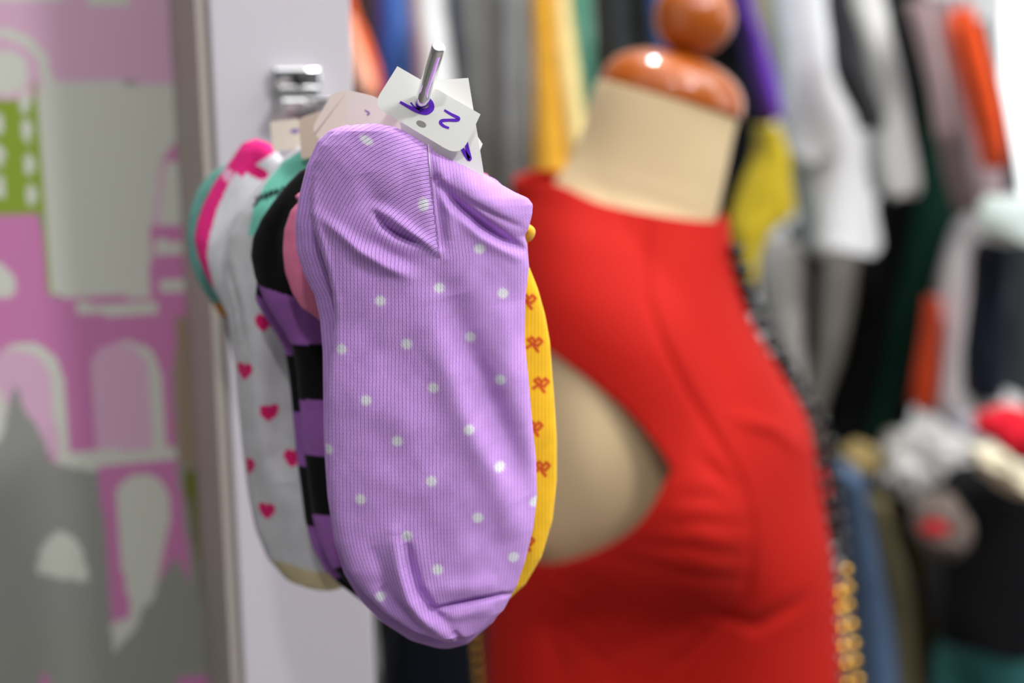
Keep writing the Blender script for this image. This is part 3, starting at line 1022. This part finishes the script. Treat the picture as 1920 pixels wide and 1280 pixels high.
CREASES = [([(1040, 1075), (1110, 1130), (1190, 1215)], -.004), ([(1030, 1110), (1100, 1170), (1170, 1250)], -.004), ([(1075, 1070), (1140, 1110), (1200, 1170)], -.003), ([(1060, 1190), (1120, 1250), (1160, 1290)], -.003),
           ([(1160, 1040), (1250, 1050), (1395, 1080)], -.003), ([(1190, 1010), (1290, 1000), (1390, 1030)], -.003), ([(1230, 970), (1300, 955), (1390, 970)], -.0025), ([(1260, 920), (1320, 915), (1370, 935)], -.002),
           ([(1310, 855), (1340, 880), (1380, 920)], -.004), ([(1310, 1150), (1420, 1180), (1500, 1120)], -.006), ([(1380, 780), (1450, 800), (1500, 850)], .006), ([(1010, 1085), (1030, 1180), (1060, 1300)], -.003)]


def dress_bump(P, qx_, qy_, sn, cs):
    nearf = np.clip(sn * 2.5, 0, 1)
    P = P.copy()
    ring = (np.arange(P.shape[0]) / 26.0)[:, None]
    P[..., 2] -= (0.0085 * np.clip(sn, 0, 1) - 0.006 * np.exp(-((cs + 0.62) / 0.25) ** 2) + 0.004 * np.exp(-((cs + 1) / 0.12) ** 2)) * np.exp(-(ring / 2.2) ** 2)
    d, t, s = poly_dist(qx_, qy_, SEAM1)
    P[..., 1] += 0.0035 * np.exp(-(d / 7) ** 2) * nearf
    # cup below and in front of the armhole
    g = np.exp(-((qx_ - 1300) / 130) ** 2 - ((qy_ - 980) / 130) ** 2)
    P[..., 1] -= 0.030 * g * nearf
    # hollow below the cup
    g = np.exp(-((qx_ - 1180) / 210) ** 2 - (np.clip(np.abs(qy_ - 1255) - 50, 0, 999) / 85) ** 2)
    P[..., 1] += 0.032 * g * nearf
    for pl_, amp in CREASES:
        d, t, s = poly_dist(qx_, qy_, pl_)
        P[..., 1] -= amp * np.exp(-(d / 13) ** 2) * np.sin(PI * np.clip(t, .03, .97)) ** .5 * nearf
    # second breast on the far side
    far = np.clip(-sn * 1.6, 0, 1) * np.clip(cs * 1.6, 0, 1)
    P[..., 0] += 0.052 * far * np.exp(-((qy_ - 905) / 125) ** 2)
    # gentle drape
    P[..., 1] -= 0.0025 * np.sin(qx_ / 38 + qy_ / 90) * nearf
    return P


P, R = body_mesh(DR, 26, 300, off=0.004, bump=dress_bump)
nr, nc = P.shape[:2]
qx_, qy_ = PX(P)
th = np.linspace(0, 2 * PI, nc, endpoint=False)
near = np.sin(th)[None, :] > 0.05
kill_v = in_poly(qx_, qy_, ARMHOLE) & near
Fg = grid_faces(nr, nc)
kf = kill_v.ravel()[Fg].all(1)
# snap the ragged rim to the outline of the armhole
Vd = P.reshape(-1, 3).copy()
Fk = Fg[~kf]
used = np.zeros(len(Vd), bool); used[Fk.ravel()] = True
rim = used & kill_v.ravel()
ids = np.where(rim)[0]
arm = [np.array(p) for p in smooth_path(ARMHOLE, 6)]
arr = np.array(arm)
for i in ids:
    q = np.array([qx_.ravel()[i], qy_.ravel()[i]])
    k = np.argmin(((arr - q) ** 2).sum(1))
    # move along the plane of the point
    Vd[i] = WN(arr[k, 0], arr[k, 1], Vd[i, 1])
dress = thing('dress', (bx_, MY, float(Vd[:, 2].min())), 'bright red sleeveless dress with deep cut armholes on the tan dress form', 'dress')
rg = mk('dress_body', Vd, np.ascontiguousarray(Fk), M['red'], dress)
sol = rg.modifiers.new('cloth_thickness', 'SOLIDIFY')
sol.thickness = 0.0018
sol.offset = -1
# folded binding round the armhole and collar
near_pts = []
flatq = np.stack([qx_, qy_], -1)[:, near[0]]
flatP = P[:, near[0]]
for p in arm[::3]:
    d2 = ((flatq - p) ** 2).sum(-1)
    k = np.unravel_index(np.argmin(d2), d2.shape)
    near_pts.append(tuple(WN(p[0], p[1], flatP[k][1] + .0004)))
V, F = tube_mesh(near_pts + [near_pts[0]], 0.0016, 8, caps=False)
mk('armhole_binding', V, F, M['red'], dress)
cr = [tuple(P[0, j]) for j in range(0, nc, 6)]
V, F = tube_mesh(cr + [cr[0]], 0.0018, 8, caps=False)
mk('collar_binding', V, F, M['red'], dress)

# ------------------------------------------------------------------ bead necklaces
bm = bmesh.new()
bmesh.ops.create_uvsphere(bm, u_segments=16, v_segments=10, radius=1.0)
for f in bm.faces: f.smooth = True
BK = bpy.data.meshes.new('bead'); bm.to_mesh(BK); BK.materials.append(M['blackbead'])
GD = bpy.data.meshes.new('bead_gold'); bm.to_mesh(GD); GD.materials.append(M['goldbead'])
bm.free()


def walk(pts, step):
    P = [Vector(p) for p in smooth_path([tuple(p) for p in pts], 20)]
    out = [P[0]]; acc = 0
    for i in range(1, len(P)):
        acc += (P[i] - P[i - 1]).length
        if acc >= step:
            out.append(P[i]); acc = 0
    return out


neck = thing('bead_necklace', W(1590, 1400, MY - .02), 'long black and gold bead necklace running down the front of the red dress', 'necklace')


def bead(p, r, me, parent):
    o = bpy.data.objects.new('bead', me)
    COL.objects.link(o)
    o.parent = parent
    o.location = p - parent.location
    o.scale = (r, r, r)


str_a = [(1372, 470), (1398, 556), (1442, 650), (1490, 740), (1520, 830), (1538, 920), (1546, 985), (1553, 1045), (1563, 1090), (1572, 1170), (1576, 1240), (1584, 1330)]
str_b = [(1380, 470), (1408, 560), (1455, 648), (1506, 735), (1538, 800), (1556, 880), (1566, 960), (1574, 1040), (1580, 1090), (1586, 1160), (1594, 1240), (1604, 1330)]
nb_ = 0
for k, (st, yo) in enumerate(((str_a, -.035), (str_b, -.015))):
    pts = [W(x + 6, y, MY + yo) for x, y in st]
    V, F = tube_mesh(smooth_path([tuple(p) for p in pts], 6), .0009, 6)
    mk('cord', V, F, M['dark'], neck)
    for q in walk(pts, 0.0142):
        qx1, qy1 = PX(np.array(q))
        gold = qy1 > (1060 if k else 1100)
        jitter = Vector((random.uniform(-.0012, .0012), random.uniform(-.002, .002), 0))
        bead(q + jitter, 0.0052 if gold else random.choice((.0056, .005)), GD if gold else BK, neck)
        nb_ += 1
g2 = thing('bead_strand', W(895, 1400, 1.16), 'gold bead strand hanging behind the back of the red dress', 'necklace')
pts = [W(x, y, 1.14) for x, y in ((912, 1060), (905, 1120), (893, 1180), (897, 1240), (905, 1330))]
V, F = tube_mesh(smooth_path([tuple(p) for p in pts], 6), .001, 6)
mk('cord', V, F, M['dark'], g2)
for q in walk(pts, 0.009):
    bead(q, .0042, GD, g2)


# ------------------------------------------------------------------ garments on the rails
def cloth_mat(name, rgb, rough=0.75, var=0.08):
    return mat(name, srgb(*rgb), rough, spec=0.1, sheen=0.04, bump=(26, 0.35, 0.01), var=var)


def drape(rows, Y, D, seed, folds=5, amp=0.12, nth=56, per=10, front=0.75):
    """closed hanging cloth seen edge-on: rows (py, xl, xr); D is the half depth front to back."""
    R = np.array([(r[1], r[2], r[0]) for r in rows], float)
    Rr = np.array(smooth_path([tuple(r) for r in R], per))
    xl_, xr_, py = Rr[:, 0], Rr[:, 1], Rr[:, 2]
    cx = (xl_ + xr_) / 2; hw = np.maximum((xr_ - xl_) / 2, 2)
    th = np.linspace(0, 2 * PI, nth, endpoint=False)
    c_ = np.sign(np.cos(th)) * np.abs(np.cos(th)) ** 0.75
    s__ = np.sign(np.sin(th)) * np.abs(np.sin(th)) ** front
    t = np.linspace(0, 1, len(py))[:, None]
    rip = 1 + amp * np.sin(folds * th[None, :] + seed + 1.6 * np.sin(2.2 * t * PI + seed)) * (0.35 + 0.65 * t)
    C = WN(cx, py, Y)
    sc_ = np.linalg.norm(WN(cx + 1, py, Y) - C, axis=-1)
    P = np.zeros((len(py), nth, 3))
    P[..., 0] = C[:, 0][:, None] + (hw * sc_)[:, None] * c_[None, :] * rip
    P[..., 1] = Y - D * s__[None, :] * (0.9 + 0.1 * rip)
    z_ = C[:, 2].copy()
    if rows[0][0] == TOPPY:                # hangs from the rail
        k = np.clip((z_ - float(WN(1300, 0, Y)[2])) / max(1e-6, z_[0] - float(WN(1300, 0, Y)[2])), 0, 1)
        z_ = z_ + k * (RAILZ - z_[0])
    P[..., 2] = z_[:, None] + 0.006 * np.sin(folds * th + seed)[None, :] * t
    return P


def close_faces(nr, nc):
    F = [tuple(int(i) for i in f) for f in grid_faces(nr, nc)]
    F.append(tuple(range(nc))); F.append(tuple((nr - 1) * nc + i for i in range(nc))[::-1])
    return F


TOPPY = -150
RAILZ = float(WN(1300, -150, 2.17)[2])


def garment(kind, label, cat, rows, rgb, Y=2.17, D=0.07, seed=0, extra=(), group='garments hanging on the rails', folds=5, amp=0.12, bot=None, m=None, hang=False):
    m = m or cloth_mat(kind + '_cloth', rgb)
    P = drape(rows, Y, D, seed, folds, amp)
    nr, nc = P.shape[:2]
    V = P.reshape(-1, 3)
    if not extra and not hang:
        return tag(mk(kind, V, close_faces(nr, nc), m), label, cat, group)
    t = thing(kind, (float(V[:, 0].mean()), Y, float(V[:, 2].min())), label, cat, group)
    mk('body', V, close_faces(nr, nc), m, t)
    for (pn, prow, prgb, pY, pD) in extra:
        Pp = drape(prow, pY, pD, seed + 3, 4, 0.1)
        mm = m if prgb is None else cloth_mat(pn + '_cloth', prgb)
        mk(pn, Pp.reshape(-1, 3), close_faces(*Pp.shape[:2]), mm, t)
    if hang:
        c_ = P[0].mean(0)
        Vh, Fh = tube_mesh([(c_[0], Y, c_[2] - .01), (c_[0], Y, RAILZ - .001)], .0018, 8)
        mk('hanger_hook', Vh, Fh, M['rail'], t)
    return t


T = TOPPY
LA, LB, LC, LD, LE = 2.0, 2.17, 2.34, 2.51, 2.68      # the parallel rows in which the clothes hang
DD = 0.072
garment('blouse', 'black blouse with orange and peach bands, leftmost garment beside the column', 'blouse', [(T, 640, 690), (60, 640, 700), (190, 640, 712)], (26, 22, 24), LA, DD, 1,
        extra=[('orange_band', [(T, 640, 652), (0, 648, 664), (60, 655, 684), (120, 668, 704), (178, 690, 716)], (226, 96, 40), LA - .07, .03),
               ('peach_band', [(30, 646, 660), (70, 648, 674), (110, 650, 690), (150, 662, 704), (176, 684, 708)], (236, 176, 150), LA - .09, .03)])
garment('shirt', 'dark maroon shirt between the orange banded blouse and the blue shirt', 'shirt', [(T, 668, 704), (40, 672, 712), (150, 700, 716)], (126, 24, 56), LC, DD, 2)
garment('shirt', 'bright blue shirt left of the tip of the chrome prong', 'shirt', [(T, 708, 768), (0, 712, 768), (80, 714, 776), (230, 712, 786), (300, 712, 790), (620, 714, 790)], (98, 140, 222), LB, DD, 3,
        extra=[('sleeve', [(T, 706, 730), (0, 708, 730), (120, 712, 735), (400, 712, 736)], (62, 88, 176), LB - .06, .03)])
garment('shirt', 'light grey shirt directly behind the chrome prong', 'shirt', [(T, 764, 830), (0, 768, 832), (80, 778, 842), (160, 784, 852), (320, 790, 868), (660, 792, 866)], (214, 216, 218), LA, DD, 4, amp=.06)
garment('coat', 'long mid grey coat left of the mustard garment', 'coat', [(T, 838, 935), (0, 838, 940), (160, 852, 945), (340, 868, 950), (600, 868, 955), (900, 872, 955)], (122, 124, 124), LB, DD, 5,
        extra=[('sleeve', [(T, 935, 990), (0, 935, 992), (200, 938, 994), (400, 940, 996), (600, 940, 996)], (160, 162, 165), LB, .06)])
garment('dress', 'mustard yellow dress with a pale yellow side, left of the mint garment', 'dress', [(T, 992, 1046), (0, 994, 1046), (160, 998, 1062), (330, 1000, 1078), (480, 1002, 1090), (820, 1006, 1092)], (236, 176, 58), LA, DD, 6, amp=.08,
        extra=[('side_panel', [(T, 1030, 1066), (0, 1032, 1068), (140, 1040, 1085), (300, 1060, 1104), (460, 1070, 1112), (820, 1080, 1114)], (240, 216, 146), LA - .03, .05)])
garment('shirt', 'mint green shirt between the mustard dress and the charcoal jacket', 'shirt', [(T, 1066, 1104), (0, 1066, 1106), (120, 1074, 1112), (260, 1092, 1118), (400, 1100, 1122), (680, 1104, 1124)], (112, 202, 172), LB, DD, 7, amp=.06)
garment('jacket', 'charcoal jacket right of the mint shirt, left of the wooden ball', 'jacket', [(T, 1108, 1180), (0, 1110, 1186), (160, 1116, 1204), (420, 1122, 1230), (760, 1128, 1236)], (44, 48, 49), LA, DD, 8,
        extra=[('sleeve', [(T, 1180, 1212), (0, 1184, 1216), (200, 1204, 1232), (420, 1230, 1260)], (24, 28, 28), LA - .03, .05)])
garment('shirt', 'navy blue shirt seen just left of the wooden ball', 'shirt', [(T, 1190, 1232), (0, 1198, 1240), (100, 1212, 1260), (300, 1240, 1300), (640, 1246, 1306)], (44, 72, 130), LC, DD, 9)
garment('coat', 'wide black coat behind the dress form neck', 'coat', [(T, 1258, 1384), (0, 1262, 1392), (140, 1280, 1420), (250, 1300, 1444), (420, 1320, 1420), (620, 1330, 1400), (900, 1336, 1410)], (15, 18, 21), LD, DD, 10)
garment('blouse', 'violet blouse right of the wooden ball', 'blouse', [(T, 1366, 1388), (0, 1374, 1400), (80, 1394, 1428), (160, 1410, 1452), (218, 1432, 1462)], (98, 54, 162), LA, .05, 11, amp=.05)
garment('shirt', 'beige shirt with an olive edge between the violet blouse and the white T-shirt', 'shirt', [(T, 1392, 1430), (0, 1404, 1436), (100, 1424, 1450), (190, 1444, 1458)], (204, 190, 182), LC, .05, 12, amp=.05,
        extra=[('side_panel', [(T, 1424, 1436), (0, 1428, 1442), (100, 1440, 1455), (190, 1450, 1460)], (180, 176, 104), LC - .03, .03)])
garment('t_shirt', 'white T-shirt with a long hem, left of the charcoal sleeve', 'T-shirt', [(T, 1444, 1548), (0, 1448, 1558), (140, 1462, 1590), (280, 1479, 1606), (400, 1500, 1634), (462, 1508, 1642), (466, 1540, 1638)], (230, 233, 235), LB, DD, 13, amp=.06, folds=4,
        extra=[('sleeve', [(T, 1450, 1520), (0, 1454, 1530), (140, 1466, 1550), (270, 1466, 1562), (300, 1482, 1560)], None, LB - .05, .04)])
garment('jacket', 'charcoal jacket sleeve hanging between the two white T-shirts', 'jacket', [(T, 1548, 1570), (0, 1556, 1586), (60, 1562, 1606), (140, 1570, 1626), (210, 1606, 1646), (236, 1618, 1646)], (56, 58, 60), LA, .05, 14, amp=.05)
garment('t_shirt', 'off white T-shirt with a wide sleeve, right of the charcoal sleeve', 'T-shirt', [(T, 1560, 1640), (0, 1578, 1650), (140, 1620, 1680), (240, 1630, 1700), (340, 1636, 1716), (362, 1650, 1700)], (226, 225, 222), LC, DD, 15, amp=.06, folds=4)
garment('coat', 'long black coat with a dark green lining between off white T-shirt and mauve shirt', 'coat', [(T, 1632, 1722), (0, 1645, 1730), (200, 1690, 1760), (400, 1650, 1800), (560, 1610, 1770), (700, 1580, 1720), (850, 1550, 1690)], (10, 13, 13), LD, DD, 16,
        extra=[('lining', [(T, 1690, 1712), (0, 1694, 1716), (200, 1728, 1760), (400, 1700, 1795), (600, 1660, 1730), (850, 1610, 1650)], (8, 44, 33), LD - .06, .03)])
garment('shirt', 'mauve grey shirt left of the orange stripe', 'shirt', [(4, 1716, 1790), (14, 1706, 1800), (160, 1752, 1842), (300, 1776, 1862), (392, 1806, 1868)], (148, 130, 133), LB, DD, 17, hang=True,
        extra=[('sleeve', [(6, 1716, 1736), (20, 1712, 1742), (140, 1742, 1768), (260, 1762, 1786)], (176, 152, 152), LB - .05, .03)])
garment('shirt', 'vivid orange shirt at the right end of the upper rail', 'shirt', [(18, 1794, 1806), (60, 1786, 1826), (140, 1806, 1846), (240, 1836, 1866), (310, 1856, 1868)], (244, 86, 32), LA, .05, 18, amp=.05, hang=True)
garment('jacket', 'narrow charcoal jacket at the far right end beside the window', 'jacket', [(40, 1820, 1836), (120, 1840, 1856), (240, 1858, 1884), (345, 1862, 1902), (358, 1870, 1898)], (50, 52, 54), LC, .05, 19, amp=.05, hang=True)
rp0 = W(600, T - 4, LA); rp1 = W(1960, T - 60, LD)
rl = thing('clothes_rail', (rp0.x, LB, 0), 'chrome clothes rack above the row of hanging garments', 'clothes rail')
for yb in (LA, LB, LC, LD):
    V, F = tube_mesh([(rp0.x - .1, yb, RAILZ + .012), (rp1.x + .45, yb, RAILZ + .012)], .012, 14)
    mk('bar', V, F, M['rail'], rl)
for x in (rp0.x - .1, rp1.x + .45):
    V, F = tube_mesh([(x, LA, RAILZ + .012), (x, LD, RAILZ + .012)], .012, 14)
    mk('crossbar', V, F, M['rail'], rl)
    V, F = tube_mesh([(x, LB + .085, 0), (x, LB + .085, RAILZ + .012)], .014, 14)
    mk('post', V, F, M['rail'], rl)

# lower garments
G2 = 'garments on the lower rail'
garment('trousers', 'light grey trousers just right of the necklace', 'trousers', [(455, 1440, 1500), (500, 1424, 1508), (560, 1426, 1504), (640, 1446, 1500), (720, 1476, 1500), (900, 1490, 1504)], (176, 172, 168), LC, DD, 21, group=G2, amp=.1)
garment('trousers', 'greige trouser leg between two black garments', 'trousers', [(330, 1562, 1612), (440, 1556, 1610), (520, 1548, 1602), (640, 1534, 1582), (760, 1514, 1542), (860, 1508, 1530)], (164, 160, 150), LE - .135, .05, 22, group=G2, amp=.1)
garment('trousers', 'black trousers behind the greige trouser leg', 'trousers', [(420, 1480, 1700), (600, 1470, 1680), (800, 1440, 1660), (1000, 1440, 1640)], (9, 11, 12), LE, DD, 23, group=G2)
garment('blouse', 'pale pinkish white blouse hanging low at the right', 'blouse', [(400, 1830, 1866), (430, 1800, 1860), (500, 1776, 1836), (600, 1752, 1822), (700, 1738, 1840), (760, 1734, 1850)], (206, 198, 200), LC, DD, 24, group=G2,
        extra=[('orange_edge', [(560, 1744, 1756), (640, 1732, 1752), (720, 1716, 1748), (760, 1712, 1740)], (206, 66, 22), LC - .03, .04)])
garment('jacket', 'dark navy jacket hanging low near the right edge', 'jacket', [(455, 1846, 1884), (480, 1834, 1882), (560, 1826, 1878), (660, 1812, 1874), (735, 1816, 1872)], (17, 23, 37), LB, .05, 25, group=G2)
garment('coat', 'dark grey coat hanging low at the right edge of the view', 'coat', [(420, 1880, 1960), (500, 1876, 1965), (640, 1866, 1970), (780, 1866, 1970)], (62, 66, 68), LD, DD, 26, group=G2)
garment('shirt', 'pale green-white shirt over the low jackets at the right edge', 'shirt', [(370, 1860, 1990), (400, 1845, 1990), (440, 1850, 1990), (450, 1890, 1980)], (214, 228, 224), LA, DD, 27, group=G2, amp=.04)
garment('scarf', 'bunched dark yellow scarf hanging right of the dress form neck', 'scarf', [(235, 1420, 1452), (290, 1418, 1474), (340, 1400, 1478), (400, 1382, 1480), (430, 1378, 1440), (480, 1380, 1416), (520, 1386, 1412)], (186, 164, 40), 1.94, .05, 28, folds=9, amp=.22, group='accessories')
G3 = 'garments on the lowest rail'
garment('jeans', 'faded blue jeans right beside the gold beads', 'jeans', [(880, 1570, 1606), (960, 1578, 1622), (1080, 1590, 1646), (1200, 1600, 1664), (1340, 1610, 1676)], (74, 94, 122), LA, DD, 31, group=G3)
garment('trousers', 'khaki olive trousers between the jeans and the black garment', 'trousers', [(925, 1618, 1650), (980, 1630, 1664), (1080, 1648, 1692), (1200, 1668, 1704), (1340, 1676, 1712)], (112, 102, 72), LB, DD, 32, group=G3)
garment('trousers', 'dark brown olive trousers right of the khaki ones', 'trousers', [(925, 1652, 1726), (1000, 1666, 1742), (1150, 1700, 1768), (1340, 1706, 1776)], (54, 46, 24), LC, DD, 33, group=G3)
garment('coat', 'large black garment at the lower right', 'coat', [(890, 1790, 1960), (960, 1760, 1970), (1100, 1750, 1970), (1185, 1770, 1975), (1200, 1800, 1975)], (8, 9, 12), LA, DD, 34, group=G3)
garment('shirt', 'teal garment in the lower right corner below the black one', 'shirt', [(1160, 1780, 1985), (1260, 1760, 1990), (1360, 1750, 2000)], (50, 104, 102), LB, DD, 35, group=G3)
garment('trousers', 'dark navy trousers hanging below the socks', 'trousers', [(700, 720, 960), (900, 712, 970), (1100, 708, 975), (1360, 716, 985)], (16, 21, 30), 1.70, .10, 36, group='garments behind the socks')


# ------------------------------------------------------------------ crumpled clothes heap at the right
def crumple(name, label, cat, cx, cy, rx, ry, Y, D, rgb, seed, rot=0.0, group='crumpled clothes heaped at the right'):
    c = W(cx, cy, Y)
    s = Y / FPX / math.cos(PITCH)
    nr, nc = 40, 64
    V = []
    for i in range(nr):
        a = PI * i / (nr - 1)
        for j in range(nc):
            b = 2 * PI * j / nc
            d = Vector((math.sin(a) * math.cos(b), math.sin(a) * math.sin(b), math.cos(a)))
            n1 = noise.noise(d * 1.6 + Vector((seed, 0, 0)))
            n2 = abs(noise.noise(d * 2.6 + Vector((0, seed, 0))))
            n3 = abs(noise.noise(d * 7 + Vector((0, 0, seed))))
            r = 1 + 0.30 * n1 - 0.35 * n2 - 0.05 * n3 + 0.1
            x, z = d.x * rx * s * r, d.z * ry * s * r
            xr2 = x * math.cos(rot) - z * math.sin(rot); zr2 = x * math.sin(rot) + z * math.cos(rot)
            V.append((c.x + xr2, c.y + d.y * D * r, c.z + zr2))
    F = [tuple(int(i) for i in f) for f in grid_faces(nr, nc)]
    return tag(mk(name, V, F, cloth_mat(name + '_cloth', rgb)), label, cat, group)


crumple('crumpled_shirt', 'crumpled white shirt, the large round lump in the heap', 'shirt', 1745, 865, 88, 74, LB, .065, (210, 209, 206), 1)
crumple('crumpled_blouse', 'lilac white blouse lying on top of the heap', 'blouse', 1800, 792, 66, 40, LD - .02, .05, (204, 200, 210), 2, -.6)
crumple('crumpled_shirt', 'light grey shirt at the back top of the heap', 'shirt', 1868, 765, 58, 30, LB, .05, (190, 190, 188), 3)
crumple('crumpled_jersey', 'red jersey at the right edge of the heap', 'jersey', 1905, 812, 74, 40, LA, .055, (200, 26, 44), 4, -.4)
crumple('crumpled_shirt', 'cream shirt draped at the right end of the heap under the red jersey', 'shirt', 1890, 885, 80, 28, 1.85, .05, (210, 200, 174), 5, -.6)
crumple('crumpled_jersey', 'khaki jersey bunched at the left of the heap near the necklace', 'jersey', 1612, 860, 38, 30, LB, .05, (148, 128, 84), 6)
crumple('crumpled_jersey', 'grey taupe jersey hanging below the white lump', 'jersey', 1765, 985, 46, 58, 1.85, .05, (104, 92, 86), 7)
crumple('crumpled_scarf', 'small red cloth spot below the white lump', 'scarf', 1752, 990, 24, 14, 1.76, .02, (150, 30, 34), 8)
crumple('crumpled_shirt', 'off white shirt hanging at the left front of the heap', 'shirt', 1690, 850, 40, 42, LC, .06, (186, 182, 172), 9)
